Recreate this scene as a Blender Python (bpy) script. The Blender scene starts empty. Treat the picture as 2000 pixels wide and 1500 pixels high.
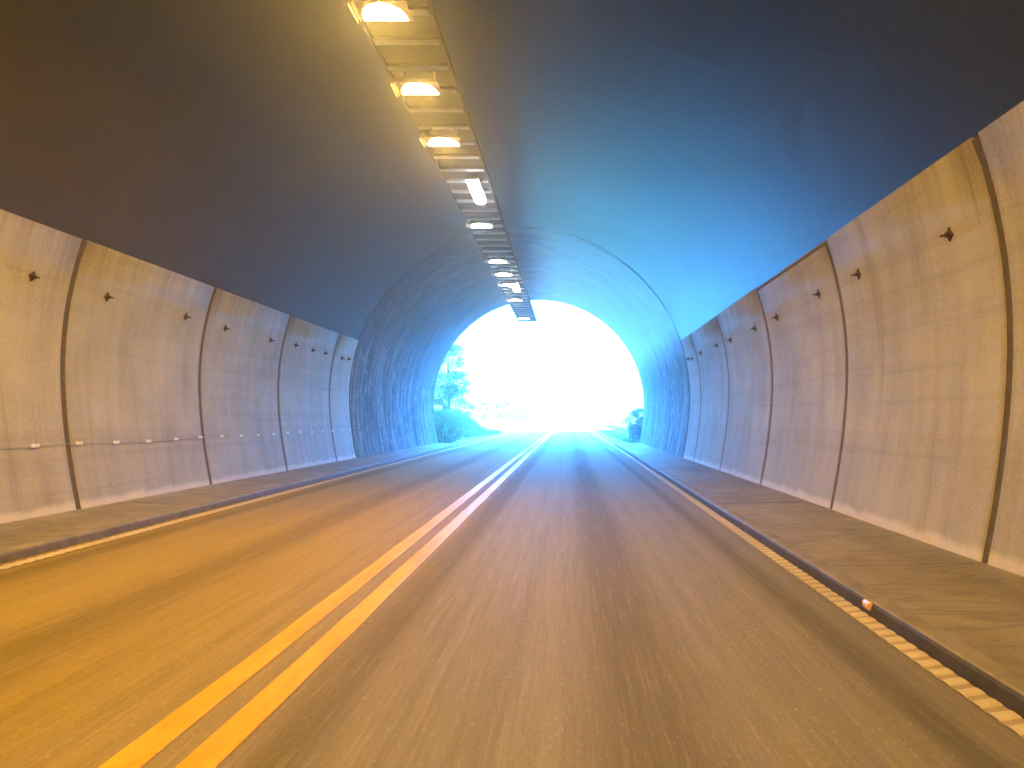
import bpy, bmesh, math, random
from mathutils import Vector, noise as mnoise
R = math.radians
random.seed(7)
scene = bpy.context.scene
COL = scene.collection

# ------------------------------------------------------------------ camera
F = 1502.0                      # focal length in px of the 2000 px wide photograph
CAM_Z = 1.35
cam_d = bpy.data.cameras.new("camera")
cam_d.sensor_fit = 'HORIZONTAL'; cam_d.sensor_width = 36.0
cam_d.lens = F / 2000.0 * 36.0
cam_d.clip_start = 0.05; cam_d.clip_end = 4000
cam = bpy.data.objects.new("camera", cam_d); COL.objects.link(cam)
cam.location = (0, 0, CAM_Z)
VPX, VPY = 1112.0, 817.0
cam.rotation_euler = (R(90), 0, 0)
cam_d.shift_x = -(VPX-1000)/2000.0; cam_d.shift_y = (VPY-750)/2000.0
scene.camera = cam

# ------------------------------------------------------------------ sky, sun, exposure
SUN_EL, SUN_AZ = 33.0, 172.0     # azimuth clockwise from +Y (the driving direction)
w = bpy.data.worlds.new("World"); scene.world = w; w.use_nodes = True
nt = w.node_tree; nt.nodes.clear()
out = nt.nodes.new("ShaderNodeOutputWorld"); bg = nt.nodes.new("ShaderNodeBackground")
sky = nt.nodes.new("ShaderNodeTexSky"); sky.sky_type = 'NISHITA'; sky.sun_disc = False
sky.sun_elevation = R(SUN_EL); sky.sun_rotation = R(SUN_AZ)
sky.air_density = 1.6; sky.dust_density = 0.3; sky.ozone_density = 4.0
tint = nt.nodes.new("ShaderNodeMix"); tint.data_type = 'RGBA'; tint.blend_type = 'MULTIPLY'
tint.inputs[0].default_value = 1.0; tint.inputs[7].default_value = (0.20, 0.88, 1.85, 1)
nt.links.new(sky.outputs[0], tint.inputs[6]); nt.links.new(tint.outputs[2], bg.inputs[0])
bg.inputs[1].default_value = 0.15
nt.links.new(bg.outputs[0], out.inputs[0])

sd = bpy.data.lights.new("sun", 'SUN'); sd.energy = 2.5; sd.angle = R(0.5); sd.color = (1, 0.95, 0.88)
sun = bpy.data.objects.new("sun", sd); COL.objects.link(sun)
az = R(SUN_AZ); el = R(SUN_EL)
dirv = Vector((math.sin(az)*math.cos(el), math.cos(az)*math.cos(el), math.sin(el)))
sun.rotation_euler = dirv.to_track_quat('Z', 'Y').to_euler(); sun.location = dirv*60

vs = scene.view_settings
vs.view_transform = 'Standard'; vs.look = 'None'; vs.gamma = 1.0; vs.use_curve_mapping = False
vs.exposure = 5.6
scene.render.film_transparent = False
cy = scene.cycles
cy.use_denoising = True
cy.max_bounces = 8; cy.diffuse_bounces = 4; cy.glossy_bounces = 4; cy.volume_bounces = 1
cy.transparent_max_bounces = 8
cy.sample_clamp_indirect = 6.0
cy.caustics_reflective = False; cy.caustics_refractive = False

# ------------------------------------------------------------------ helpers
def link(name, mesh, mat, parent=None, smooth=False):
    o = bpy.data.objects.new(name, mesh); COL.objects.link(o)
    if mat is not None:
        for m in (mat if isinstance(mat, (list, tuple)) else [mat]): mesh.materials.append(m)
    if parent is not None: o.parent = parent
    if smooth:
        for p in mesh.polygons: p.use_smooth = True
    return o

def obj(name, bm, mat, parent=None, smooth=False):
    me = bpy.data.meshes.new(name); bmesh.ops.recalc_face_normals(bm, faces=bm.faces)
    bm.to_mesh(me); bm.free()
    return link(name, me, mat, parent, smooth)

def pobj(name, verts, faces, mat, parent=None, smooth=False):
    me = bpy.data.meshes.new(name); me.from_pydata(verts, [], faces); me.update()
    return link(name, me, mat, parent, smooth)

def thing(name, label, cat, loc=(0, 0, 0), group=None):
    o = bpy.data.objects.new(name, None); COL.objects.link(o); o.location = loc
    o.empty_display_size = 0.2
    return tag(o, label, cat, group)

def tag(o, label, cat, group=None):
    o['label'] = label; o['category'] = cat
    if group: o['group'] = group
    return o

def struct(o, kind='structure', label=None):
    o['kind'] = kind
    if label: o['label'] = label
    return o

def box(bm, x0, x1, y0, y1, z0, z1):
    v = [bm.verts.new((x, y, z)) for z in (z0, z1) for y in (y0, y1) for x in (x0, x1)]
    for f in ((0,1,3,2), (4,6,7,5), (0,4,5,1), (2,3,7,6), (0,2,6,4), (1,5,7,3)):
        bm.faces.new([v[i] for i in f])
    return v

def tube(bm, pts, r, n=8, cap=True):
    rings = []
    for i, p in enumerate(pts):
        p = Vector(p)
        a = Vector(pts[max(0, i-1)]); b = Vector(pts[min(len(pts)-1, i+1)])
        t = (b-a).normalized()
        u = t.cross(Vector((0, 0, 1)));
        if u.length < 1e-3: u = t.cross(Vector((1, 0, 0)))
        u.normalize(); v = t.cross(u)
        rr = r[i] if isinstance(r, (list, tuple)) else r
        rings.append([bm.verts.new(p + (u*math.cos(2*math.pi*k/n) + v*math.sin(2*math.pi*k/n))*rr) for k in range(n)])
    for a, b in zip(rings, rings[1:]):
        for k in range(n):
            bm.faces.new((a[k], a[(k+1) % n], b[(k+1) % n], b[k]))
    if cap:
        bm.faces.new(rings[0]); bm.faces.new(list(reversed(rings[-1])))

# ------------------------------------------------------------------ materials
class NT:
    def __init__(s, name):
        s.m = bpy.data.materials.new(name); s.m.use_nodes = True
        s.t = s.m.node_tree; s.t.nodes.clear()
        s.out = s.n("ShaderNodeOutputMaterial"); s.b = s.n("ShaderNodeBsdfPrincipled")
        s.l(s.b.outputs[0], s.out.inputs[0])
        s.geo = s.n("ShaderNodeTexCoord").outputs['Object']
    def n(s, t): return s.t.nodes.new(t)
    def l(s, a, b): s.t.links.new(a, b)
    def noise(s, scale=(1,1,1), sc=1.0, detail=4, rough=0.55, loc=(0,0,0), dist=0.0):
        mp = s.n("ShaderNodeMapping"); mp.inputs['Scale'].default_value = scale; mp.inputs['Location'].default_value = loc
        s.l(s.geo, mp.inputs[0])
        nz = s.n("ShaderNodeTexNoise"); nz.inputs['Scale'].default_value = sc
        nz.inputs['Detail'].default_value = detail; nz.inputs['Roughness'].default_value = rough
        nz.inputs['Distortion'].default_value = dist
        s.l(mp.outputs[0], nz.inputs['Vector'])
        return nz.outputs['Fac']
    def ramp(s, fac, stops):
        r = s.n("ShaderNodeValToRGB"); s.l(fac, r.inputs[0])
        e = r.color_ramp.elements
        while len(e) < len(stops): e.new(0.5)
        for i, (p, c) in enumerate(stops):
            e[i].position = p
            e[i].color = (c, c, c, 1) if isinstance(c, (int, float)) else (*c, 1)
        return r.outputs[0]
    def mix(s, fac, a, b, mode='MIX'):
        m = s.n("ShaderNodeMix"); m.data_type = 'RGBA'; m.blend_type = mode
        for i, v in ((0, fac), (6, a), (7, b)):
            if isinstance(v, (int, float)):
                m.inputs[i].default_value = v if i == 0 else (v, v, v, 1)
            elif isinstance(v, tuple): m.inputs[i].default_value = (*v, 1)
            else: s.l(v, m.inputs[i])
        return m.outputs[2]
    def math(s, op, a, b=0.0, c=None, clamp=False):
        m = s.n("ShaderNodeMath"); m.operation = op; m.use_clamp = clamp
        for i, v in enumerate((a, b) if c is None else (a, b, c)):
            if isinstance(v, (int, float)): m.inputs[i].default_value = v
            else: s.l(v, m.inputs[i])
        return m.outputs[0]
    def xyz(s):
        x = s.n("ShaderNodeSeparateXYZ"); s.l(s.geo, x.inputs[0]); return x.outputs
    def band(s, coord, centre, half, soft):
        d = s.math('ABSOLUTE', s.math('SUBTRACT', coord, centre))
        mr = s.n("ShaderNodeMapRange"); mr.interpolation_type = 'SMOOTHSTEP'
        s.l(d, mr.inputs[0]); mr.inputs[1].default_value = half; mr.inputs[2].default_value = half+soft
        mr.inputs[3].default_value = 1; mr.inputs[4].default_value = 0
        return mr.outputs[0]
    def base(s, c):
        if isinstance(c, tuple): s.b.inputs['Base Color'].default_value = (*c, 1)
        else: s.l(c, s.b.inputs['Base Color'])
    def rough(s, v):
        if isinstance(v, (int, float)): s.b.inputs['Roughness'].default_value = v
        else: s.l(v, s.b.inputs['Roughness'])
    def bump(s, h, strength=0.3, dist=0.02):
        b = s.n("ShaderNodeBump"); b.inputs['Strength'].default_value = strength; b.inputs['Distance'].default_value = dist
        s.l(h, b.inputs['Height']); s.l(b.outputs[0], s.b.inputs['Normal'])

def simple(name, col, rough=0.5, metal=0.0, var=0.25, sc=12.0):
    t = NT(name); n = t.noise(sc=sc)
    t.base(t.mix(t.ramp(n, [(0.3, 0), (0.7, 1)]), tuple(c*(1-var) for c in col), tuple(min(1, c*(1+var)) for c in col)))
    t.rough(rough); t.b.inputs['Metallic'].default_value = metal
    return t.m

def mat_asphalt():
    t = NT("asphalt"); x = t.xyz()
    fine = t.noise((14, 2.2, 14), 9.0, 5, 0.75)
    speck = t.noise((1, 0.35, 1), 45.0, 2, 0.6)
    broad = t.noise((0.9, 0.06, 1), 1.0, 5, 0.6, dist=0.6)
    streak = t.noise((9, 0.12, 1), 1.0, 4, 0.6)
    c = t.mix(t.ramp(fine, [(0.25, 0), (0.75, 1)]), (0.095, 0.084, 0.072), (0.22, 0.195, 0.165))
    c = t.mix(t.ramp(speck, [(0.62, 0), (0.74, 0.75)]), c, (0.34, 0.33, 0.31))
    c = t.mix(t.ramp(broad, [(0.3, 0.0), (0.7, 0.6)]), c, (0.075, 0.066, 0.058))
    c = t.mix(t.ramp(streak, [(0.35, 0.0), (0.75, 0.55)]), c, (0.20, 0.18, 0.16))
    tr = None
    for cx, hw in ((-4.8, 0.12), (-3.2, 0.22), (-1.15, 0.12), (0.38, 0.22), (1.62, 0.08)):
        b = t.band(x[0], cx, hw*0.3, hw*1.6)
        tr = b if tr is None else t.math('ADD', tr, b, clamp=True)
    c = t.mix(t.math('MULTIPLY', tr, 0.5), c, (0.052, 0.046, 0.042))
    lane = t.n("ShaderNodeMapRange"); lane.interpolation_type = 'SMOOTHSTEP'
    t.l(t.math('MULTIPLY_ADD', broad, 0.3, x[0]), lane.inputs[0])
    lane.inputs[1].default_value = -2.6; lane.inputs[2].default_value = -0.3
    c = t.mix(1.0, c, t.mix(lane.outputs[0], (1.68, 1.46, 0.32), (1.24, 1.36, 1.55)), 'MULTIPLY')  # golden lamplight on the left lane is painted into the asphalt colour
    hair = t.noise((38, 1.1, 1), 1.0, 4, 0.75)
    c = t.mix(t.ramp(hair, [(0.52, 0), (0.75, 0.34)]), c, (0.36, 0.35, 0.33))
    c = t.mix(t.ramp(hair, [(0.28, 0.28), (0.46, 0)]), c, (0.06, 0.055, 0.05))
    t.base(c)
    rr = t.math('MULTIPLY_ADD', tr, 0.10, t.math('MULTIPLY_ADD', fine, 0.15, 0.70))
    t.b.inputs['Specular IOR Level'].default_value = 0.2
    t.rough(rr)
    t.bump(t.math('ADD', fine, speck), 0.35, 0.012)
    return t.m

def mat_wall():
    t = NT("wall_concrete"); x = t.xyz()
    cloud = t.noise((1, 1, 1), 0.9, 6, 0.62)
    streak = t.noise((0.25, 3.2, 0.25), 1.0, 5, 0.6, dist=0.3)
    drip = t.noise((0.12, 9, 0.35), 1.0, 4, 0.7, dist=0.4)
    grain = t.noise((1, 1, 1), 30, 3, 0.7)
    horiz = t.noise((0.1, 0.12, 5.0), 1.0, 3, 0.6)
    c = t.mix(t.ramp(cloud, [(0.3, 0), (0.7, 1)]), (0.27, 0.29, 0.27), (0.42, 0.445, 0.415))
    c = t.mix(t.ramp(streak, [(0.5, 0), (0.72, 0.65)]), c, (0.47, 0.49, 0.51))
    c = t.mix(t.ramp(streak, [(0.3, 0.5), (0.45, 0)]), c, (0.19, 0.18, 0.17))
    c = t.mix(t.math('MULTIPLY', t.ramp(horiz, [(0.56, 0), (0.64, 1)]), 0.22), c, (0.18, 0.155, 0.13))
    # formwork boundaries: slightly different pours low and high on the wall
    low = t.math('LESS_THAN', t.math('ADD', x[2], t.math('MULTIPLY', cloud, 0.05)), 1.22)
    c = t.mix(t.math('MULTIPLY', low, 0.16), c, (0.20, 0.16, 0.125))
    hi = t.math('GREATER_THAN', x[2], 2.62)
    c = t.mix(t.math('MULTIPLY', hi, 0.12), c, (0.24, 0.22, 0.19))
    # damp runs just below the top edge
    topm = t.n("ShaderNodeMapRange"); t.l(x[2], topm.inputs[0])
    topm.inputs[1].default_value = 3.0; topm.inputs[2].default_value = 3.75
    dr = t.math('MULTIPLY', t.ramp(drip, [(0.45, 0), (0.75, 1)]), topm.outputs[0])
    c = t.mix(t.math('MULTIPLY', dr, 0.65), c, (0.105, 0.088, 0.07))
    jm = t.math('ABSOLUTE', t.math('SUBTRACT', t.math('PINGPONG', t.math('ADD', x[1], 190-6.5), 1.9), 0.0))
    nearj = t.n("ShaderNodeMapRange"); nearj.interpolation_type = 'SMOOTHSTEP'; t.l(t.math('SUBTRACT', jm, t.math('MULTIPLY', cloud, 0.5)), nearj.inputs[0])
    nearj.inputs[1].default_value = -0.15; nearj.inputs[2].default_value = 0.35; nearj.inputs[3].default_value = 1; nearj.inputs[4].default_value = 0
    tm2 = t.n("ShaderNodeMapRange"); t.l(t.math('ADD', x[2], t.math('MULTIPLY', drip, 0.8)), tm2.inputs[0])
    tm2.inputs[1].default_value = 3.45; tm2.inputs[2].default_value = 3.95
    c = t.mix(t.math('MULTIPLY', t.math('MULTIPLY', nearj.outputs[0], tm2.outputs[0]), 0.6), c, (0.12, 0.105, 0.085))
    c = t.mix(t.math('MULTIPLY', t.math('MULTIPLY', t.math('LESS_THAN', jm, 0.12), t.ramp(cloud, [(0.4, 0.1), (0.6, 0.6)])), 0.5), c, (0.22, 0.18, 0.14))
    # white line at the foot of the wall
    foot = t.n("ShaderNodeMapRange"); foot.interpolation_type = 'SMOOTHSTEP'
    t.l(t.math('SUBTRACT', x[2], t.math('MULTIPLY', t.noise((0, 1.4, 0), 1.5, 4), 0.17)), foot.inputs[0])
    foot.inputs[1].default_value = 0.10; foot.inputs[2].default_value = 0.19
    foot.inputs[3].default_value = 0.6; foot.inputs[4].default_value = 0
    c = t.mix(foot.outputs[0], c, (0.72, 0.73, 0.72))
    c = t.mix(0.14, c, t.ramp(grain, [(0.3, 0.1), (0.7, 0.7)]))
    t.base(c); t.rough(0.72)
    t.bump(t.math('ADD', t.math('MULTIPLY', cloud, 2.0), t.math('MULTIPLY', grain, 0.25)), 0.35, 0.02)
    return t.m

def mat_lining():
    t = NT("lining_concrete"); x = t.xyz()
    cloud = t.noise((1, 1, 1), 1.1, 6, 0.65)
    streak = t.noise((0.35, 6.5, 0.35), 1.0, 6, 0.72, dist=0.35)
    fine = t.noise((0.5, 20, 0.5), 1.0, 4, 0.7, dist=0.3)
    c = t.mix(t.ramp(cloud, [(0.3, 0), (0.7, 1)]), (0.055, 0.065, 0.08), (0.125, 0.14, 0.165))
    lowm = t.n("ShaderNodeMapRange"); t.l(t.math('ADD', x[2], t.math('MULTIPLY', cloud, 0.8)), lowm.inputs[0])
    lowm.inputs[1].default_value = 3.4; lowm.inputs[2].default_value = 4.6; lowm.inputs[3].default_value = 1; lowm.inputs[4].default_value = 0.22
    k = lowm.outputs[0]
    c = t.mix(t.math('MULTIPLY', k, t.ramp(streak, [(0.50, 0), (0.58, 0.95)])), c, (0.33, 0.33, 0.325))
    c = t.mix(t.math('MULTIPLY', k, t.ramp(streak, [(0.36, 0.9), (0.46, 0)])), c, (0.030, 0.028, 0.027))
    c = t.mix(t.math('MULTIPLY', k, t.ramp(fine, [(0.48, 0), (0.60, 0.85)])), c, (0.022, 0.021, 0.02))
    patch = t.noise((1.6, 1.3, 1.6), 1.6, 5, 0.7)
    c = t.mix(t.math('MULTIPLY', k, t.ramp(patch, [(0.54, 0), (0.60, 0.6)])), c, (0.27, 0.27, 0.265))
    t.base(c); wet = t.n("ShaderNodeMapRange"); wet.interpolation_type = 'SMOOTHSTEP'     # damp crown and right flank
    t.l(t.math('MULTIPLY_ADD', cloud, 1.5, x[0]), wet.inputs[0]); wet.inputs[1].default_value = -2.6; wet.inputs[2].default_value = 0.4
    wt = t.math('MULTIPLY', wet.outputs[0], t.math('SUBTRACT', 1.22, k))
    t.rough(t.math('MULTIPLY_ADD', wt, -0.42, 0.78)); t.l(t.math('MULTIPLY_ADD', wt, 0.12, 0.12), t.b.inputs['Specular IOR Level'])
    t.bump(t.math('ADD', streak, cloud), 0.5, 0.03)
    return t.m

def mat_vault():
    t = NT("dark_vault_coating"); x = t.xyz()
    cloud = t.noise((1, 0.5, 1), 0.8, 5, 0.6)
    sp = t.noise((1, 0.7, 1), 3.5, 5, 0.7)
    amber_glow = t.n("ShaderNodeMapRange"); amber_glow.interpolation_type = 'SMOOTHSTEP'
    t.l(t.math('MULTIPLY_ADD', cloud, 1.2, x[0]), amber_glow.inputs[0])      # amber lamp glow painted into the colour above the lamps, matt there too
    amber_glow.inputs[1].default_value = -3.2; amber_glow.inputs[2].default_value = -0.8
    amber_glow.inputs[3].default_value = 1; amber_glow.inputs[4].default_value = 0
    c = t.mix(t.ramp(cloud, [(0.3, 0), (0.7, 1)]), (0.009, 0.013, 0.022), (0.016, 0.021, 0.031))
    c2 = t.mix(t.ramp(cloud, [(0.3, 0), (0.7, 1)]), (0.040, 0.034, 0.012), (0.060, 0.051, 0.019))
    c = t.mix(amber_glow.outputs[0], c, c2)
    c = t.mix(t.ramp(sp, [(0.55, 0), (0.72, 0.35)]), c, (0.008, 0.007, 0.007))
    t.base(c)
    t.rough(t.math('MULTIPLY_ADD', amber_glow.outputs[0], 0.32, t.math('MULTIPLY_ADD', cloud, 0.08, 0.31)))
    t.b.inputs['Specular IOR Level'].default_value = 0.35
    t.bump(t.noise((1, 0.6, 1), 2.2, 4, 0.6), 0.25, 0.03)
    return t.m

def mat_sidewalk():
    t = NT("sidewalk_concrete")
    cloud = t.noise((1, 0.35, 1), 1.3, 6, 0.6, dist=0.5)
    arcs = t.noise((0.55, 1.7, 1), 0.8, 3, 0.5, dist=1.6)
    grain = t.noise((1, 1, 1), 28, 3, 0.7)
    c = t.mix(t.ramp(cloud, [(0.3, 0), (0.72, 1)]), (0.115, 0.10, 0.088), (0.24, 0.225, 0.20))
    band = t.ramp(arcs, [(0.44, 0), (0.49, 1), (0.54, 0)])
    c = t.mix(t.math('MULTIPLY', band, 0.55), c, (0.06, 0.05, 0.045))
    c = t.mix(0.12, c, t.ramp(grain, [(0.3, 0.02), (0.7, 0.4)]))
    c = t.mix(1.0, c, (1.35, 1.38, 1.38), 'MULTIPLY')
    t.base(c); t.rough(0.6); t.bump(t.math('ADD', cloud, grain), 0.3, 0.012)
    return t.m

def mat_paint(name, col, wear, rough=0.5):
    t = NT(name)
    a = t.noise((3, 0.5, 3), 1.5, 5, 0.65); g = t.noise((1, 0.4, 1), 40, 3, 0.7)
    c = t.mix(t.ramp(a, [(0.35, wear), (0.65, 0)]), col, tuple(v*0.45 for v in col))
    c = t.mix(t.ramp(g, [(0.60, 0), (0.72, 0.5)]), c, (0.16, 0.14, 0.12))
    t.base(c); t.rough(rough); t.b.inputs['Specular IOR Level'].default_value = 0.15; t.bump(g, 0.2, 0.006)
    return t.m

def mat_emit(name, col, strength):
    t = NT(name); t.base((0.8, 0.7, 0.5)); t.rough(0.4)
    t.b.inputs['Emission Color'].default_value = (*col, 1)
    t.b.inputs['Emission Strength'].default_value = strength
    return t.m

def mat_leaf(name, a, b):
    t = NT(name); n = t.noise(sc=2.4, detail=5)
    t.base(t.mix(t.ramp(n, [(0.3, 0), (0.7, 1)]), a, b)); t.rough(0.55)
    return t.m

M = dict(tray=simple('tray_steel', (0.022, 0.02, 0.018), 0.85),kerbleft=simple('pale_kerb_stone', (0.12, 0.11, 0.10), 0.7, 0, 0.3, 6),whitedirt=mat_paint("dirty_white_paint", (0.40, 0.36, 0.30), 0.4),
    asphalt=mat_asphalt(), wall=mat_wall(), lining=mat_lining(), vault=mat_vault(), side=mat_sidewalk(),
    yellow=mat_paint("yellow_paint", (0.85, 0.40, 0.02), 0.5), white=mat_paint("white_paint", (0.62, 0.58, 0.50), 0.4),
    kerb=simple("kerb_stone", (0.04, 0.036, 0.033), 0.7, 0, 0.3, 6),
    kerbtop=simple("kerb_top_stone", (0.20, 0.19, 0.175), 0.65, 0, 0.35, 3),
    joint=simple("joint_filler", (0.085, 0.072, 0.06), 0.8),
    rust=simple("rusty_steel", (0.07, 0.04, 0.025), 0.7),
    galv=simple("galvanised_steel", (0.24, 0.24, 0.24), 0.5, 0.3, 0.2, 8),
    rung=simple("rung_steel", (0.24, 0.24, 0.24), 0.5, 0.1, 0.15, 10),
    cable=simple("cable_sheath", (0.03, 0.03, 0.032), 0.5),
    house=simple("lamp_housing_steel", (0.20, 0.18, 0.16), 0.5, 0.3, 0.15),
    sodium=mat_emit("sodium_glass", (1.0, 0.51, 0.11), 10),
    tubew=mat_emit("white_tube_glass", (0.95, 0.97, 1.0), 1.3), pale=mat_emit("pale_lamp_glass", (0.95, 0.90, 0.72), 2.6),
    refl=simple("white_reflector", (0.80, 0.80, 0.78), 0.35),
    amber=simple("amber_reflector", (0.85, 0.50, 0.16), 0.25),
    bark=simple("bark", (0.10, 0.075, 0.055), 0.85),
    leafa=mat_leaf("leaves_green", (0.035, 0.09, 0.015), (0.10, 0.18, 0.03)),
    leafb=mat_leaf("leaves_dark", (0.02, 0.055, 0.02), (0.05, 0.11, 0.035)),
    grass=mat_leaf("grass_blades", (0.06, 0.15, 0.012), (0.14, 0.26, 0.02)),
    soil=mat_leaf("grassy_ground", (0.05, 0.12, 0.012), (0.10, 0.19, 0.02)),
    sign=simple("white_sign_face", (0.80, 0.79, 0.78), 0.4, 0, 0.03), signr=simple("red_sign_border", (0.50, 0.12, 0.12), 0.4),
    steel=simple("post_steel", (0.35, 0.35, 0.36), 0.4, 0.7),
)

# ------------------------------------------------------------------ tunnel geometry
CX, CZ, RAD = -1.53, 2.0, 5.25      # arch centre and radius
Y_BACK, Y_SEC, Y_END = -60.0, 23.7, 38.2
BASE_L, BASE_R = -6.62, 3.44
WALL_TOP = 3.74

def drift(y): return max(0.0, min(1.0, (y-4)/28.0))
def XL(y): return -5.08 - 0.16*drift(y)      # centre of the left edge line
def XR(y): return 1.97 + 0.20*drift(y)       # centre of the right edge line
def XC(y): return -0.10*drift(y)

def side_profile(n, z0, z1, grow=0.0):
    """(half-width, z) along the side wall between z0 and z1"""
    pts = []
    for i in range(n+1):
        z = z0 + (z1-z0)*i/n
        if z >= CZ: hw = math.sqrt(max(0, RAD**2 - (z-CZ)**2))
        else: hw = RAD - (RAD-5.03)*((CZ-z)/(CZ-0.12))**1.8
        pts.append((hw+grow, z))
    return pts

def extrude_profile(name, prof, y0, y1, mat, parent=None, steps=1, smooth=True, jitter=None):
    """prof: list of (x, z) closed polygon; sweep from y0 to y1"""
    n = len(prof); V = []; Fc = []
    for j in range(steps+1):
        y = y0 + (y1-y0)*j/steps
        for (x, z) in prof: V.append((x, y, z))
    for j in range(steps):
        for i in range(n):
            a = j*n+i; b = j*n+(i+1) % n
            Fc.append((a, b, b+n, a+n))
    Fc.append(tuple(range(n))); Fc.append(tuple(reversed(range(steps*n, steps*n+n))))
    o = pobj(name, V, Fc, mat, parent)
    bm = bmesh.new(); bm.from_mesh(o.data); bmesh.ops.recalc_face_normals(bm, faces=bm.faces); bm.to_mesh(o.data); bm.free()
    if smooth:
        for p in o.data.polygons: p.use_smooth = len(p.vertices) == 4
        o.data.set_sharp_from_angle(angle=R(35))
    return o

# --- side walls of the dark section: a thing each, one part per cast panel, bolts as sub-parts
joints = [6.5 + 3.8*k for k in range(-8, 5)]           # ... 6.5, 10.3, 14.1, 17.9, 21.7
edges = [Y_BACK, -39.5] + joints + [Y_SEC]
def make_wall(side):
    lab = ('pale curved concrete wall along the left lane with a reflector cable across it' if side < 0 else
           'pale curved concrete wall along the right lane beside the kerb with dark marks')
    root = thing('concrete_wall', lab, 'wall', (CX + side*5.1, 0, 0.1))
    inner = side_profile(14, 0.10, WALL_TOP)
    back = extrude_profile('joint_backing', [(CX+side*(inner[0][0]+0.006), -0.15)]+[(CX+side*(h+0.006), z) for h, z in inner[:-1]+[(inner[-1][0], WALL_TOP-0.02)]] +
                           [(CX+side*(h+0.32), z) for h, z in reversed(inner)]+[(CX+side*(inner[0][0]+0.32), -0.15)], Y_BACK, Y_SEC-0.01, M['joint'], None)
    parts = [back]
    for k, (a, b) in enumerate(zip(edges, edges[1:])):
        g = 0.036
        rnd = random.Random(k*7+side)
        dx = rnd.uniform(-0.010, 0.003)
        zt = WALL_TOP + rnd.uniform(-0.006, 0.006)
        prof = side_profile(14, 0.10, zt)
        poly = [(CX+side*(h+dx), z) for h, z in prof] + [(CX+side*(h+dx+0.03), z) for h, z in reversed(prof)]
        steps = 3
        # slightly chamfered ends
        n = len(poly); V = []; Fc = []
        ys = [a+g, a+g+0.03, b-g-0.03, b-g]
        half = n//2
        for j, y in enumerate(ys):
            ch = 0.018 if j in (0, 3) else 0.0
            for i, (x, z) in enumerate(poly):
                V.append((x + (side*ch if i < half else 0), y, z))
        for j in range(3):
            for i in range(n):
                p = j*n+i; q = j*n+(i+1) % n
                Fc.append((p, q, q+n, p+n))
        Fc.append(tuple(range(n))); Fc.append(tuple(reversed(range(3*n, 4*n))))
        o = pobj('wall_panel', V, Fc, M['wall'])
        bm = bmesh.new(); bm.from_mesh(o.data); bmesh.ops.recalc_face_normals(bm, faces=bm.faces); bm.to_mesh(o.data); bm.free()
        for p in o.data.polygons: p.use_smooth = len(p.vertices) == 4
        o.data.set_sharp_from_angle(angle=R(30))
        parts.append(o)
        if b > 0 and a > -5:
            ys_b = [y for y in ([j+0.77 for j in joints if a-0.1 < j < b-0.5] + [j-0.77 for j in joints+[23.87] if a+0.5 < j < b+0.3])]
            if side < 0 and abs(a-17.9) < 0.2: ys_b.append(19.9)
            for yb in ys_b:
                if not (a+0.1 < yb < b-0.1): continue
                zb = 3.12 + rnd.uniform(-0.03, 0.03)
                hw = math.sqrt(RAD**2-(zb-CZ)**2)
                xb = CX+side*(hw+dx)
                bm = bmesh.new()
                # bearing plate as a rough four-armed star, nut and thread
                nrm = Vector((side*hw, 0, zb-CZ)).normalized()
                tv = Vector((0, 1, 0)); up = nrm.cross(tv)
                c = Vector((xb, yb, zb))
                rot = rnd.uniform(-0.25, 0.25)
                rim0 = []; rim1 = []
                for q in range(16):
                    an = 2*math.pi*q/16+rot
                    rr = (0.072 if q % 4 == 0 else (0.052 if q % 4 != 2 else 0.045))
                    d = tv*math.cos(an)*rr + up*math.sin(an)*rr
                    rim0.append(bm.verts.new(c + d + nrm*0.01)); rim1.append(bm.verts.new(c + d*0.9 - nrm*0.018))
                bm.faces.new(rim1); bm.faces.new(list(reversed(rim0)))
                for q in range(16): bm.faces.new((rim0[q], rim0[(q+1) % 16], rim1[(q+1) % 16], rim1[q]))
                tube(bm, [c, c-nrm*0.05], 0.026, 6); tube(bm, [c-nrm*0.04, c-nrm*0.10], 0.011, 6)
                bo = obj('anchor_bolt', bm, M['rust'])
                bo.parent = o
    for o in parts:
        o.parent = root; o.location = -root.location
    return root
wallL = make_wall(-1); wallR = make_wall(1)

# --- dark vault above the walls
def arc_pts(r, z_from, n=40):
    a0 = math.asin((z_from-CZ)/r)
    return [(CX + r*math.cos(a0+(math.pi-2*a0)*i/n), CZ + r*math.sin(a0+(math.pi-2*a0)*i/n)) for i in range(n+1)]
va = arc_pts(RAD+0.003, WALL_TOP-0.06, 48); vb = arc_pts(RAD+0.45, WALL_TOP-0.06, 48)
nY = 42; V = []; Fc = []; n = 49
for j in range(nY+1):
    y = Y_BACK + (Y_SEC+0.03-Y_BACK)*j/nY
    for (x, z) in va:
        p = Vector((x-CX, 0, z-CZ)).normalized()
        tp = max(0, min(1, (Y_SEC-y)/2.5))
        d = 0.05*tp + 0.012*mnoise.noise(Vector((x*0.8, y*0.35, z*0.8)))*tp
        V.append((x+p.x*d, y, z+p.z*d))
for j in range(nY):
    for i in range(n-1):
        a = j*n+i; Fc.append((a, a+1, a+1+n, a+n))
o1 = len(V)
for j in (0, 1):
    y = (Y_BACK, Y_SEC+0.03)[j]
    for (x, z) in vb: V.append((x, y, z))
for i in range(n-1):
    a = o1+i; Fc.append((a, a+n, a+n+1, a+1))
    Fc.append((nY*n+i, nY*n+i+1, o1+n+i+1, o1+n+i))
    Fc.append((i+1, i, o1+i, o1+i+1))
vault = pobj('tunnel_vault', V, Fc, M['vault'], None, True)
vault.data.set_sharp_from_angle(angle=R(40))
tag(vault, 'smooth dark painted tunnel vault spanning between the two pale walls', 'vault')

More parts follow.
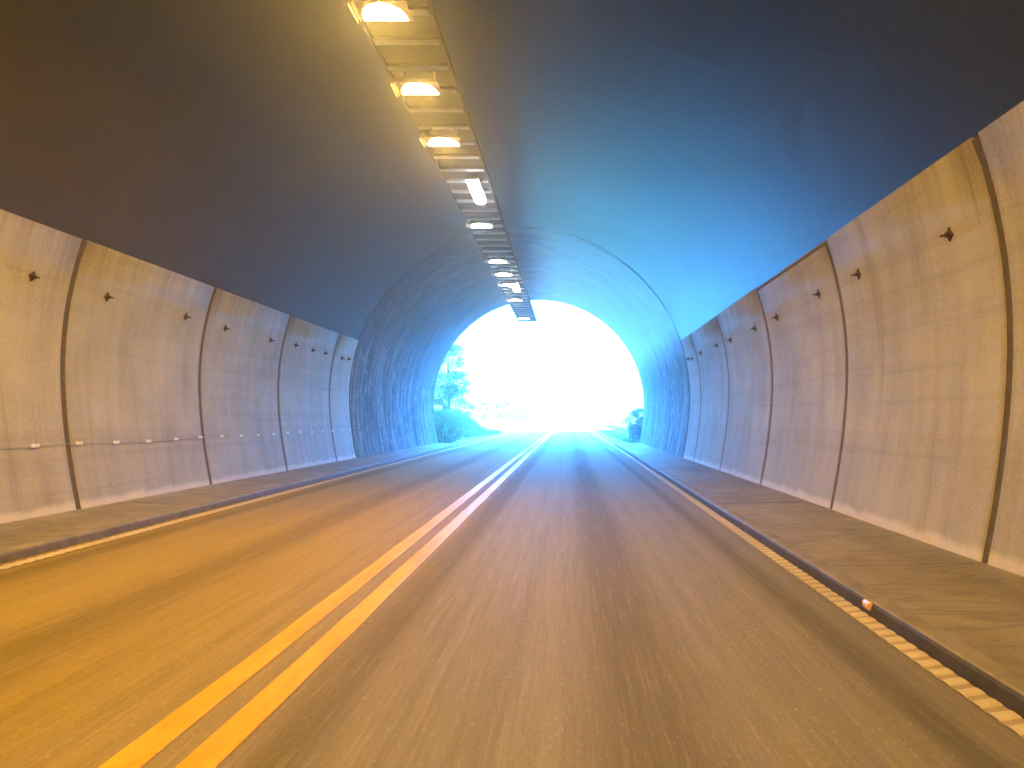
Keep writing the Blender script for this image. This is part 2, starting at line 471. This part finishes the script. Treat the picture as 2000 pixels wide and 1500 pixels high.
# --- concrete portal section
root = thing('tunnel_portal', 'streaky bare concrete arch at the tunnel mouth framing the bright daylight', 'tunnel portal', (CX, Y_END, 0))
rings = [Y_SEC+0.03, 28.0, 33.2, Y_END]
seams = [0.98, 2.12, 3.75]
def full_profile(r_off):
    low = side_profile(10, 0.0, CZ)
    pts = [(CX+h+r_off, z) for h, z in low]
    pts += [(CX+(RAD+r_off)*math.cos(math.pi*i/48), CZ+(RAD+r_off)*math.sin(math.pi*i/48)) for i in range(1, 48)]
    pts += [(CX-h-r_off, z) for h, z in reversed(low)]
    return pts
pin = full_profile(0.0); pout = full_profile(0.45)
for a, b in zip(rings, rings[1:]):
    n = len(pin); V = []; Fc = []
    ys = [a+0.004, a+0.05] + [a+0.05+(b-a-0.1)*i/8 for i in range(1, 8)] + [b-0.05, b-0.004 if b < Y_END else b]
    for j, y in enumerate(ys):
        ch = 0.012 if (j == 0 or (j == len(ys)-1 and b < Y_END)) else 0.0
        for (x, z) in pin:
            p = Vector((x-CX, 0, z-CZ)).normalized()
            s = ch if z < 3.6 else 0.0
            if z < 4:
                for sz in seams:
                    if abs(z-sz) < 0.03: s += 0.0
            s += 0.018*mnoise.noise(Vector((x*1.1, y*1.3, z*1.1))) + 0.010*mnoise.noise(Vector((x*0.6, y*5, z*0.6)))
            V.append((x+p.x*s, y, z+p.z*s))
    for j in range(len(ys)-1):
        for i in range(n-1):
            k = j*n+i; Fc.append((k, k+1, k+1+n, k+n))
    o1 = len(V)
    for y in (ys[0], ys[-1]):
        for (x, z) in pout: V.append((x, y, z))
    L = (len(ys)-1)*n
    for i in range(n-1):
        Fc.append((o1+i, o1+n+i, o1+n+i+1, o1+i+1)); Fc.append((L+i, L+i+1, o1+n+i+1, o1+n+i)); Fc.append((i+1, i, o1+i, o1+i+1))
    Fc.append((0, o1, o1+n, L)); Fc.append((n-1, L+n-1, o1+2*n-1, o1+n-1))
    r = pobj('lining_ring', V, Fc, M['lining'], root, True); r.location = -root.location
    r.data.set_sharp_from_angle(angle=R(40))
    # formwork seams as thin dark grooves of filler on each side
    for sgn, sz in ((-1, 0.98), (-1, 2.12), (1, 2.12)):
        hw = side_profile(1, sz, sz+0.01)[0][0]
        xs = CX+sgn*(hw-0.012); bm = bmesh.new(); prev = None
        for q in range(13):
            yq = a+0.06+(b-a-0.12)*q/12
            zz = sz+0.03*mnoise.noise(Vector((q*0.7, sz, a))); th = 0.011+0.006*mnoise.noise(Vector((q*1.3, sz+4, a)))
            cur = [bm.verts.new((xs, yq, zz-th)), bm.verts.new((xs, yq, zz+th)), bm.verts.new((xs+sgn*0.06, yq, zz+th)), bm.verts.new((xs+sgn*0.06, yq, zz-th))]
            if prev:
                for k in range(4): bm.faces.new((prev[k], prev[(k+1) % 4], cur[(k+1) % 4], cur[k]))
            else: bm.faces.new(cur)
            prev = cur
        bm.faces.new(prev)
        obj('formwork_seam', bm, M['joint'], r)
# headwall around the mouth
V = []; Fc = []
po = full_profile(0.02); n = len(po)
def outer(i):
    x, z = po[i]; t = i/(n-1)
    dx, dz = x-CX, z-CZ
    s = max(abs(dx)/8.2, dz/6.9 if dz > 0 else 0)
    return (CX+dx/s, max(-0.3, CZ+dz/s)) if s > 0 else (x, z)
for y in (Y_END+0.003, Y_END+0.35):
    for i in range(n): V.append((po[i][0], y, po[i][1]))
    for i in range(n): V.append((outer(i)[0], y, outer(i)[1]))
for i in range(n-1):
    Fc += [(i, i+1, n+i+1, n+i), (2*n+i+1, 2*n+i, 3*n+i, 3*n+i+1), (i+1, i, 2*n+i, 2*n+i+1), (n+i, n+i+1, 3*n+i+1, 3*n+i)]
Fc += [(0, n, 3*n, 2*n), (n-1, 3*n-1, 4*n-1, 2*n-1)]
hw_ = pobj('headwall', V, Fc, M['lining'], root); hw_.location = -root.location

# ------------------------------------------------------------------ road, kerbs, sidewalks, markings
def strip(name, fx0, fx1, z, y0, y1, mat, step=0.5, z1=None):
    V = []; Fc = []; k = int(math.ceil((y1-y0)/step))
    for i in range(k+1):
        y = y0+(y1-y0)*i/k
        V.append((fx0(y), y, z)); V.append((fx1(y), y, z if z1 is None else z1))
    for i in range(k): Fc.append((2*i, 2*i+1, 2*i+3, 2*i+2))
    return pobj(name, V, Fc, mat)
Y_FAR = 420.0
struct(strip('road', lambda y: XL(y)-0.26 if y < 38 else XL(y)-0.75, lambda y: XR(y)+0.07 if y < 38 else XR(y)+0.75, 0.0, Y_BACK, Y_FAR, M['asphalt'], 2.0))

def kerb_walk(side):
    e = (lambda y: XR(y)+0.075) if side > 0 else (lambda y: XL(y)-0.17)
    basex = BASE_R+0.12 if side > 0 else BASE_L-0.12
    # kerb: face, rounded nose, top
    V = []; Fc = []; ys = [Y_BACK+1.0*i for i in range(int(Y_END-Y_BACK)+1)]
    prof = [(0, -0.1), (0, 0.075), (0.012, 0.093), (0.03, 0.10), (0.14, 0.103), (0.14, -0.1)]
    n = len(prof)
    for y in ys:
        for (px, pz) in prof: V.append((e(y)+side*px, y, pz))
    for j in range(len(ys)-1):
        for i in range(n-1):
            a = j*n+i; f = (a, a+1, a+1+n, a+n); Fc.append(f if side < 0 else tuple(reversed(f)))
    me_o = pobj('kerb', V, Fc, [M['kerb'] if side > 0 else M['kerbleft'], M['kerbtop']])
    for i, p in enumerate(me_o.data.polygons):
        p.material_index = 1 if (i % (n-1)) >= 2 and (i % (n-1)) <= 3 else 0
    struct(me_o, label='low kerb beside the %s lane' % ('right' if side > 0 else 'left'))
    # sidewalk cast in slabs with narrow joints
    V = []; Fc = []; y = Y_BACK; k = 0; rnd = random.Random(3+side)
    while y < Y_END-0.2:
        L = min(4.75, Y_END-y); ya = y+0.006; yb = y+L-0.006
        dz = rnd.uniform(-0.004, 0.004); nx = 5; o = len(V); m = 6
        for j in range(m+1):
            yy = ya+(yb-ya)*j/m; ea = e(yy)+side*0.142
            for i in range(nx+1):
                x = ea+(basex-ea)*i/nx
                z = 0.10+0.035*i/nx + dz + 0.006*mnoise.noise(Vector((x*2, yy*0.8, 3)))
                V.append((x, yy, z))
        for j in range(m):
            for i in range(nx):
                a = o+j*(nx+1)+i; f = (a, a+1, a+nx+2, a+nx+1); Fc.append(f if side > 0 else tuple(reversed(f)))
        y += L
    struct(pobj('sidewalk', V, Fc, M['side'], None, True), label='concrete walkway under the %s wall' % ('right' if side > 0 else 'left'))
    # bed under the slabs, seen in the joints
    struct(strip('sidewalk_bed', lambda y: e(y)+side*0.13, lambda y: basex, 0.06, Y_BACK, Y_END, M['joint'], 4.0))
kerb_walk(1); kerb_walk(-1)

def yellow_line(xc, seed):
    V = []; Fc = []; y = Y_BACK; rnd = random.Random(seed); ys = []
    while y < 130: ys.append(y); y += 0.35 if y < 30 else 2.0
    for i, y in enumerate(ys):
        j1 = 0.010*mnoise.noise(Vector((y*0.8, seed, 0))); j2 = 0.010*mnoise.noise(Vector((y*0.9, seed+5, 2)))
        x = xc+XC(y)
        V += [(x-0.078+j1, y, 0.004), (x-0.070+j1, y, 0.0085), (x+0.070+j2, y, 0.0085), (x+0.078+j2, y, 0.004)]
    for i in range(len(ys)-1):
        for k in range(3): Fc.append((4*i+k, 4*i+k+1, 4*i+k+5, 4*i+k+4))
    return pobj('centre_line', V, Fc, M['yellow'])
struct(yellow_line(-1.735, 11), label='left yellow line of the double centre line')
struct(yellow_line(-1.44, 23), label='right yellow line of the double centre line')

def ribbed_line(fx, seed, hw=0.062):
    V = []; Fc = []; y = -8.0; k = 0
    per = 0.15
    while y < 75:
        p = per if y < 34 else 41.0
        x = fx(y); x2 = fx(min(y+p, 75))
        sl = 0.02
        prof = [(0, 0.004), (0.20, 0.005), (0.30, 0.009), (0.70, 0.009), (0.85, 0.005), (1.0, 0.004)] if y < 34 else [(0, 0.006), (1, 0.006)]
        o = len(V)
        for (q, z) in prof:
            yy = y+p*q; xx = fx(yy)
            V += [(xx-hw, yy-sl, z), (xx+hw, yy+sl, z)]
        for i in range(len(prof)-1): Fc.append((o+2*i, o+2*i+1, o+2*i+3, o+2*i+2))
        y += p
    o = pobj('edge_line', V, Fc, [M['white'], M['whitedirt']])
    for p in o.data.polygons:
        if p.center.y < 34 and p.index % 5 in (0, 4): p.material_index = 1
    return o
struct(ribbed_line(XL, 1, 0.07), label='ribbed edge line beside the left kerb')
struct(ribbed_line(XR, 2), label='ribbed edge line beside the right kerb')

# ------------------------------------------------------------------ ground, bank and hill outside
def ground():
    V = [(-900, -900, -0.12), (900, -900, -0.12), (900, 900, -0.12), (-900, 900, -0.12)]
    struct(pobj('ground', V, [(0, 1, 2, 3)], M['soil']))
ground()
def smooth(a, b, x):
    t = max(0, min(1, (x-a)/(b-a))); return t*t*(3-2*t)
def bank_z(x, y):
    d = -5.95-x
    f = 1-smooth(50, 66, y)
    z = min(1.25*d, 1.5 + 0.13*(d-1.2)) if d > 0 else -0.05
    z = z*(0.06+0.94*f)*(0.02+0.98*smooth(38.4, 42.5, y)) - 0.02
    return z + 0.10*mnoise.noise(Vector((x*0.7, y*0.7, 0)))*min(1, max(0, d))
V = []; Fc = []; nx, ny = 40, 60
for j in range(ny+1):
    y = Y_END+0.36+ (110)*(j/ny)**1.5
    for i in range(nx+1):
        x = -5.8 - 50*(i/nx)**2.2
        V.append((x, y, bank_z(x, y)))
for j in range(ny):
    for i in range(nx):
        a = j*(nx+1)+i; Fc.append((a, a+nx+1, a+nx+2, a+1))
struct(pobj('grass_bank', V, Fc, M['soil'], None, True))
# right verge
V = []; Fc = []; nx, ny = 16, 60
for j in range(ny+1):
    y = Y_END+0.36+160*(j/ny)**1.4
    for i in range(nx+1):
        x = 2.9+30*(i/nx)**1.8; d = x-2.9
        V.append((x, y, 0.03-0.01*d + (0.07*mnoise.noise(Vector((x, y*0.6, 4))) if d > 0.3 else 0) - max(0, d-2.2)*0.22))
for j in range(ny):
    for i in range(nx):
        a = j*(nx+1)+i; Fc.append((a, a+1, a+nx+2, a+nx+1))
struct(pobj('verge', V, Fc, M['soil'], None, True))
# hill over the tunnel
V = []; Fc = []; nx, ny = 72, 30
for j in range(ny+1):
    y = Y_END - 0.3 - 100*j/ny
    for i in range(nx+1):
        x = CX + 120*(2*i/nx-1)
        r = abs(x-CX)
        z = 8.7*(1-smooth(8.5, 60, r)) + min(58, (Y_END-y)*1.0)*(1-smooth(16, 115, r)) - 0.15*smooth(100, 120, r)
        z += 1.5*mnoise.noise(Vector((x*0.1, y*0.1, 9)))*(1-smooth(90, 120, r))*min(1, (Y_END-y)/12) + 0.35*(1-smooth(8, 12, r))
        V.append((x, y, z))
for j in range(ny):
    for i in range(nx):
        a = j*(nx+1)+i; Fc.append((a, a+nx+1, a+nx+2, a+1))
struct(pobj('hill', V, Fc, M['soil'], None, True))
# unseen end cap added behind the viewer to keep sky light out
struct(pobj('tunnel_end_cap', [(CX-8, Y_BACK, -1), (CX+8, Y_BACK, -1), (CX+8, Y_BACK, 9), (CX-8, Y_BACK, 9)], [(0, 1, 2, 3)], M['vault']))

# grass tufts on the bank and verge
def tufts(spots, h0, h1):
    V = []; Fc = []
    for (x, y, z) in spots:
        for b in range(4):
            a = random.uniform(0, 6.28); h = random.uniform(h0, h1); wd = random.uniform(0.012, 0.03)
            lx, ly = math.cos(a)*h*0.4, math.sin(a)*h*0.4
            px, py = x+random.uniform(-.08, .08), y+random.uniform(-.08, .08)
            o = len(V)
            V += [(px-math.sin(a)*wd, py+math.cos(a)*wd, z-0.02), (px+math.sin(a)*wd, py-math.cos(a)*wd, z-0.02), (px+lx, py+ly, z+h)]
            Fc.append((o, o+1, o+2))
    return V, Fc
sp = []
for i in range(9000):
    y = Y_END+0.5+30*random.random()**1.3; x = -6.1-4.5*random.random()
    sp.append((x, y, bank_z(x, y)))
V, Fc = tufts(sp, 0.12, 0.4)
g = pobj('grass', V, Fc, M['grass']); struct(g, 'stuff'); tag(g, 'sunlit green grass on the bank left of the tunnel mouth', 'grass')
sp = [(random.uniform(3.1, 5.5), Y_END+0.6+40*random.random(), 0.03) for i in range(3000)]
V, Fc = tufts(sp, 0.08, 0.25)
g = pobj('grass', V, Fc, M['grass']); struct(g, 'stuff'); tag(g, 'low grass under the guardrail right of the road', 'grass')

# ------------------------------------------------------------------ trees and shrubs
def leaf_mesh(clumps, per, size, rnd):
    V = []; Fc = []
    for (cx, cy, cz, r) in clumps:
        for k in range(per):
            while True:
                p = Vector((rnd.uniform(-1, 1), rnd.uniform(-1, 1), rnd.uniform(-1, 1)))
                if p.length < 1: break
            p = p*r*1.25
            c = Vector((cx, cy, cz))+Vector((p.x, p.y, p.z*0.75))
            a = Vector((rnd.gauss(0, 1), rnd.gauss(0, 1), rnd.gauss(0, 0.6))).normalized()
            b = a.cross(Vector((rnd.gauss(0, 1), rnd.gauss(0, 1), rnd.gauss(0, 1)))).normalized()
            s = size*rnd.uniform(0.6, 1.3); o = len(V)
            V += [tuple(c-a*s), tuple(c-b*s*0.45), tuple(c+a*s), tuple(c+b*s*0.45)]
            Fc.append((o, o+1, o+2, o+3))
    return V, Fc
def make_tree(name, label, cat, x, y, z, height, spread, seed, mat, nclump=26, per=150, size=0.09, group=None, low=0.25, trunk_r=0.12, name_crown='crown'):
    rnd = random.Random(seed)
    t = thing(name, label, cat, (x, y, z), group)
    bm = bmesh.new()
    top = Vector((rnd.uniform(-.3, .3), rnd.uniform(-.3, .3), height*0.8))
    path = [Vector((0, 0, -0.15)), Vector((0.04, 0, height*0.2)), Vector((top.x*.5, top.y*.5, height*0.5)), top]
    tube(bm, path, [trunk_r, trunk_r*.8, trunk_r*.5, trunk_r*.15], 8)
    clumps = []
    for k in range(nclump):
        f = low+(1-low)*rnd.random()
        a = rnd.uniform(0, 6.28); rr = spread*(1.05-abs(f-0.55)*1.3)*rnd.uniform(0.25, 1.0)
        c = Vector((math.cos(a)*rr, math.sin(a)*rr, f*height))
        clumps.append((c.x, c.y, c.z, spread*rnd.uniform(0.16, 0.34)))
        st = path[1].lerp(path[3], max(0, min(1, (f-0.25)*0.9)))
        if k % 2 == 0: tube(bm, [st, st.lerp(c, 0.5)+Vector((0, 0, 0.12*spread)), c], [trunk_r*.35, trunk_r*.2, trunk_r*.06], 5)
    obj('trunk' if name_crown == 'crown' else 'stem', bm, M['bark'], t, True)
    V, Fc = leaf_mesh(clumps, per, size, rnd)
    pobj(name_crown, V, Fc, mat, t)
    return t
make_tree('broadleaf_tree', 'tall leafy tree leaning over the grass bank right outside the tunnel mouth', 'tree', -8.9, 46.5, 1.6, 4.6, 1.75, 5, M['leafa'], 46, 190, 0.06, low=0.12)
make_tree('broadleaf_tree', 'blue-green tree with an open crown just behind the white sign', 'tree', -8.15, 52, 1.2, 5.0, 1.35, 8, M['leafb'], 34, 190, 0.065, low=0.3)
make_tree('broadleaf_tree', 'small bushy tree beside the white sign low on the bank', 'tree', -8.3, 49, 1.4, 2.0, 1.3, 12, M['leafb'], 24, 190, 0.06, low=0.1)
make_tree('broadleaf_tree', 'loose low tree at the foot of the bank beyond the sign', 'tree', -9.0, 66, 0.1, 2.8, 1.3, 15, M['leafb'], 14, 110, 0.08, low=0.2, trunk_r=0.07)
for i, (x, y, h, s) in enumerate(((-9.9, 90, 3.3, 0.55), (-9.3, 100, 3.6, 0.6), (-8.9, 108, 3.7, 0.6))):
    make_tree('young_tree', ['slender young tree nearest the bank in the row of three beyond it', 'middle young tree of the row of three beyond the bank', 'young tree farthest along the road in the row of three'][i],
              'tree', x, y, 0.0, h, s, 40+i, M['leafb'], 9, 90, 0.08, 'young trees in a row along the road', low=0.4, trunk_r=0.05)
for i, (x, y, h, s, lab) in enumerate(((-14, 230, 8, 7, 'wide pale tree at the far end of the road, left of the lane lines'),
                                       (-4, 260, 7, 6, 'low pale tree straight ahead where the road vanishes'),
                                       (8, 250, 7.5, 7, 'pale spreading tree far off behind the guardrail end'))):
    make_tree('distant_tree', lab, 'tree', x, y, -0.1, h, s, 60+i, M['leafa'], 26, 110, 0.3, 'far trees around the end of the road', low=0.2, trunk_r=0.3)
make_tree('roadside_shrub', 'dark leafy shrub hugging the right edge of the tunnel mouth', 'shrub', 4.0, 43.6, -0.05, 1.9, 0.85, 31, M['leafb'], 60, 110, 0.05, low=0.1, trunk_r=0.04, name_crown='foliage')
make_tree('roadside_shrub', 'smaller shrub at the near end of the guardrail', 'shrub', 3.9, 47.3, -0.05, 1.0, 0.6, 33, M['leafb'], 12, 150, 0.05, low=0.1, trunk_r=0.03, name_crown='foliage')

# ------------------------------------------------------------------ guardrail
gr = thing('guardrail', 'steel guardrail on posts along the right verge outside the tunnel', 'guardrail', (3.95, 50, 0))
V = []; Fc = []
prof = [(0.0, 0.40), (-0.01, 0.43), (-0.075, 0.47), (-0.075, 0.52), (-0.01, 0.555), (-0.075, 0.59), (-0.075, 0.64), (-0.01, 0.68), (0, 0.71)]
ys = [0, 2, 4, 6, 8]+[8+4*i for i in range(1, 15)]
def rail_end(y): return (0.35*(1-min(1, y/8))**2, -0.18*(1-min(1, y/6))**2)
for side in (0, 1):
    for y in ys:
        ox, oz = rail_end(y)
        for (px, pz) in prof: V.append((px+ox+0.006*side, y, pz+oz))
m = len(prof); tot = m*len(ys)
for s in (0, 1):
    for j in range(len(ys)-1):
        for i in range(m-1):
            a = s*tot+j*m+i; f = (a, a+1, a+1+m, a+m); Fc.append(f if s else tuple(reversed(f)))
for j in range(len(ys)-1):
    Fc.append((j*m, (j+1)*m, tot+(j+1)*m, tot+j*m)); Fc.append(((j+1)*m-1, tot+(j+1)*m-1, tot+(j+2)*m-1, (j+2)*m-1))
pobj('rail', V, Fc, M['galv'], gr)
bm = bmesh.new(); box(bm, 0, 0.06, 0, 0.12, -0.9, 0.66); 
pm = bpy.data.meshes.new('post'); bmesh.ops.recalc_face_normals(bm, faces=bm.faces); bm.to_mesh(pm); bm.free(); pm.materials.append(M['galv'])
for k in range(16):
    y = 0.5+4*k
    ox, oz = rail_end(y)
    p = bpy.data.objects.new('post', pm); COL.objects.link(p); p.parent = gr; p.location = (0.012+ox, y, oz)

# ------------------------------------------------------------------ white sign on the bank
sg = thing('road_sign', 'blank white square road sign with a thin red border on a post at the bank', 'sign', (-7.72, 44.5, 1.25))
bm = bmesh.new(); tube(bm, [(0, 0.03, -0.3), (0, 0.03, 0.88)], 0.03, 10); obj('post', bm, M['steel'], sg)
def rrect(w, h, r, n=5):
    pts = []
    for cx, cz, a0 in ((w-r, h-r, 0), (-w+r, h-r, 90), (-w+r, -h+r, 180), (w-r, -h+r, 270)):
        for k in range(n+1):
            a = R(a0+90*k/n); pts.append((cx+r*math.cos(a), cz+r*math.sin(a)))
    return pts
def slab(bm, pts, y0, y1, zc):
    a = [bm.verts.new((x, y0, z+zc)) for x, z in pts]; b = [bm.verts.new((x, y1, z+zc)) for x, z in pts]
    bm.faces.new(a); bm.faces.new(list(reversed(b)))
    for i in range(len(a)): bm.faces.new((a[i], b[i], b[(i+1) % len(a)], a[(i+1) % len(a)]))
bm = bmesh.new(); slab(bm, rrect(0.38, 0.33, 0.06), -0.006, -0.002, 0.55)
board = obj('board', bm, M['signr'], sg)
bm = bmesh.new(); slab(bm, rrect(0.355, 0.305, 0.045), -0.009, -0.0065, 0.55)
obj('face', bm, M['sign'], board)

# ------------------------------------------------------------------ cable ladder under the crown
LZ = CAM_Z+4.80
LX0, LX1 = -2.50, -1.63
lad = thing('cable_ladder', 'long galvanised cable ladder with close rungs hanging under the dark vault', 'cable ladder', ((LX0+LX1)/2, 0, LZ))
lx = lambda x: x-(LX0+LX1)/2
for x in (LX0, LX1):
    bm = bmesh.new(); box(bm, lx(x)-0.02, lx(x)+0.02, -12, Y_END-0.15, -0.02, 0.08)
    obj('side_rail', bm, M['tray'], lad)
lamp_y = [8.57, 10.57, 12.6, 18.07, 22.2, 24.2, 26.15, 29.5, 34.9]
bm = bmesh.new(); box(bm, lx(LX0)+0.022, lx(LX1)-0.022, -0.07, 0.07, -0.030, 0.010)
rm = bpy.data.meshes.new('rung'); bmesh.ops.recalc_face_normals(bm, faces=bm.faces); bm.to_mesh(rm); bm.free(); rm.materials.append(M['rung'])
y = 6.88
while y < Y_END-0.3:
    o = bpy.data.objects.new('rung', rm); COL.objects.link(o); o.parent = lad; o.location = (0, y, 0)
    y += 0.72
rnd = random.Random(4)
bm = bmesh.new(); box(bm, lx(LX0)+0.024, lx(LX1)-0.024, -12, Y_END-0.2, 0.014, 0.022); obj('tray_floor', bm, M['tray'], lad)
y = -9.0
while y < Y_END-1:
    for x in ((LX0+LX1)/2,):
        rr = RAD+0.05 if y < Y_SEC else RAD
        ztop = CZ+math.sqrt(rr**2-(x-CX)**2)-LZ
        bm = bmesh.new(); tube(bm, [(lx(x), y, 0.08), (lx(x), y, ztop)], 0.018, 8); obj('hanger', bm, M['cable'], lad)
    y += 6.0

# ------------------------------------------------------------------ luminaires
def lamp_parts(t):
    # shallow tray housing, open below, with flared end plate on the left and a visor on the right
    bm = bmesh.new()
    W, D, H = 0.285, 0.205, 0.075
    v = [bm.verts.new(p) for p in ((-W, -D, 0), (W, -D, 0), (W, D, 0), (-W, D, 0))]
    u = [bm.verts.new(p) for p in ((-W+.05, -D+.04, H), (W-.05, -D+.04, H), (W-.05, D-.04, H), (-W+.05, D-.04, H))]
    for i in range(4):
        j = (i+1) % 4
        bm.faces.new((v[i], v[j], u[j], u[i]))
    bm.faces.new(u); bm.faces.new(list(reversed(v)))
    obj('housing', bm, M['house'], t)
    bm = bmesh.new()   # D-shaped bulging glass
    n = 22; rim = []; 
    for k in range(n+1):
        a = math.pi*k/n
        rim.append((-0.02+0.250*math.cos(a), 0.185-0.365*math.sin(a)**0.9, 0.0))
    prev = [bm.verts.new((x, y, -0.001)) for x, y, z in rim]
    cxx, cyy = -0.02, 0.03
    for s, dz in ((0.75, -0.010), (0.4, -0.018)):
        cur = [bm.verts.new((cxx+(x-cxx)*s, cyy+(y-cyy)*s, dz)) for x, y, z in rim]
        for k in range(n): bm.faces.new((prev[k], prev[k+1], cur[k+1], cur[k]))
        bm.faces.new((prev[n], prev[0], cur[0], cur[n])); prev = cur
    bm.faces.new(prev)
    obj('glass', bm, M['sodium'], t, True)
    bm = bmesh.new()   # flared plate pair on the left end
    for off, zz in ((0.0, 0.012), (0.035, 0.03)):
        a = [bm.verts.new(p) for p in ((-W-.035-off, -D, -zz), (-W-.028-off, -D, -zz), (-W-.028-off, D, -zz), (-W-.035-off, D, -zz))]
        b = [bm.verts.new((p.co.x+0.02, p.co.y, p.co.z+0.11)) for p in a]
        bm.faces.new(a); bm.faces.new(list(reversed(b)))
        for i in range(4): bm.faces.new((a[i], b[i], b[(i+1) % 4], a[(i+1) % 4]))
    obj('end_plate', bm, M['house'], t)
    for s in (-1, 1):
        bm = bmesh.new(); box(bm, s*0.2-0.015, s*0.2+0.015, -0.02, 0.02, H, H+0.155); obj('bracket', bm, M['galv'], t)
ordw = ['nearest big amber lamp at the top of the picture', 'second amber lamp from the top under the cable ladder', 'third amber lamp, last before the first white tube light',
        'pale oval lamp just beyond the first white tube light', 'small pale lamp after the long row of bare rungs, below the single oval one', 'small glowing lamp between two others above the concrete arch',
        'small glowing lamp touching the second white tube light', 'small glowing lamp at the top edge of the bright tunnel mouth', 'farthest lamp at the end of the ladder against the white sky']
proto = None
def copy_thing(src, loc, label=None):
    r = src.copy(); COL.objects.link(r); r.location = loc
    if label: r['label'] = label
    for ch in list(src.children):
        c = ch.copy(); COL.objects.link(c); c.parent = r
    return r
LAMPX, LAMPZ = -2.06, LZ-0.27
for i, y in enumerate(lamp_y):
    if proto is None:
        proto = thing('sodium_lamp', ordw[0], 'lamp', (LAMPX, y, LAMPZ), 'sodium lamps in a row under the cable ladder'); lamp_parts(proto)
    else:
        c = copy_thing(proto, (LAMPX, y, LAMPZ), ordw[i])
        if i >= 3:
            for ch in c.children:
                if ch.name.startswith('glass'):
                    ch.data = ch.data.copy(); ch.data.materials[0] = M['pale']
for i, y in enumerate((6.9, 4.7, 2.5, 0.2, -3, -7, -11)):
    copy_thing(proto, (LAMPX, y, LAMPZ), 'amber lamp above and behind the viewer under the cable ladder')

def tube_light(y, label):
    t = thing('tube_light', label, 'lamp', (-1.90, y, LZ-0.14), 'white tube lights under the cable ladder')
    bm = bmesh.new(); box(bm, -0.13, 0.13, -0.76, 0.76, 0.0, 0.06)
    bmesh.ops.bevel(bm, geom=bm.edges[:], offset=0.015, segments=2, affect='EDGES'); obj('housing', bm, M['house'], t)
    bm = bmesh.new()
    pr = [(-0.115, 0), (-0.105, -0.045), (-0.06, -0.07), (0.06, -0.07), (0.105, -0.045), (0.115, 0)]
    a = [bm.verts.new((x, -0.73, z-0.002)) for x, z in pr]; b = [bm.verts.new((x, 0.73, z-0.002)) for x, z in pr]
    bm.faces.new(a); bm.faces.new(list(reversed(b)))
    for k in range(6): bm.faces.new((a[k], b[k], b[(k+1) % 6], a[(k+1) % 6]))
    obj('diffuser', bm, M['tubew'], t)
    for s in (-1, 1):
        bm = bmesh.new(); box(bm, -0.012, 0.012, s*0.5-0.015, s*0.5+0.015, 0.06, 0.11); obj('bracket', bm, M['galv'], t)
tube_light(15.75, 'long white tube light right after the third amber lamp')
tube_light(27.2, 'small far white tube light above the tunnel mouth')

# ------------------------------------------------------------------ reflector cable on the left wall
zc = 1.0
def wall_x(z, side): return CX+side*side_profile(1, z, z+0.01)[0][0]
xw = wall_x(zc, -1)
wc = thing('reflector_cable', 'thin cable with small white reflector plates strung along the left wall', 'cable', (xw, 0, zc))
bm = bmesh.new(); tube(bm, [(0.030, -20+i*0.86, 0.012*math.sin(i*1.3)) for i in range(51)], 0.0035, 6); obj('cable', bm, M['steel'], wc)
bm = bmesh.new(); box(bm, 0.036, 0.046, -0.075, 0.075, -0.022, 0.022)
bmesh.ops.bevel(bm, geom=bm.edges[:], offset=0.003, segments=1, affect='EDGES')
pm = bpy.data.meshes.new('reflector_plate'); bm.to_mesh(pm); bm.free(); pm.materials.append(M['refl'])
for i in range(17):
    y = 9.60+0.86*i
    o = bpy.data.objects.new('reflector_plate', pm); COL.objects.link(o); o.parent = wc; o.location = (0, y, 0.012*math.sin((y+20)/0.86*1.3))

# kerb reflector on the right
bm = bmesh.new()
box(bm, -0.03, 0.012, -0.06, 0.06, -0.03, 0.028); bmesh.ops.bevel(bm, geom=bm.edges[:], offset=0.01, segments=2, affect='EDGES')
kr = obj('kerb_reflector', bm, M['amber'], None, True); kr.location = (XR(5.4)+0.08, 5.28, 0.07)
tag(kr, 'small amber reflector stuck on the face of the right kerb', 'reflector')

# ------------------------------------------------------------------ air
bm = bmesh.new(); box(bm, -905, 905, -905, 905, -1.3, 72.0)  # haze volume added to imitate lens glare round the tunnel mouth
hz = obj('haze', bm, None); struct(hz, 'stuff'); hz['label'] = 'thin bluish haze added in the tunnel and outside for the glare round the mouth'
m = bpy.data.materials.new('haze_air'); m.use_nodes = True; t = m.node_tree; t.nodes.clear()
o_ = t.nodes.new('ShaderNodeOutputMaterial'); v = t.nodes.new('ShaderNodeVolumePrincipled')
v.inputs['Color'].default_value = (0.72, 0.86, 1.0, 1); v.inputs['Density'].default_value = 0.0052; v.inputs['Anisotropy'].default_value = 0.86
t.links.new(v.outputs[0], o_.inputs['Volume']); hz.data.materials.append(m)
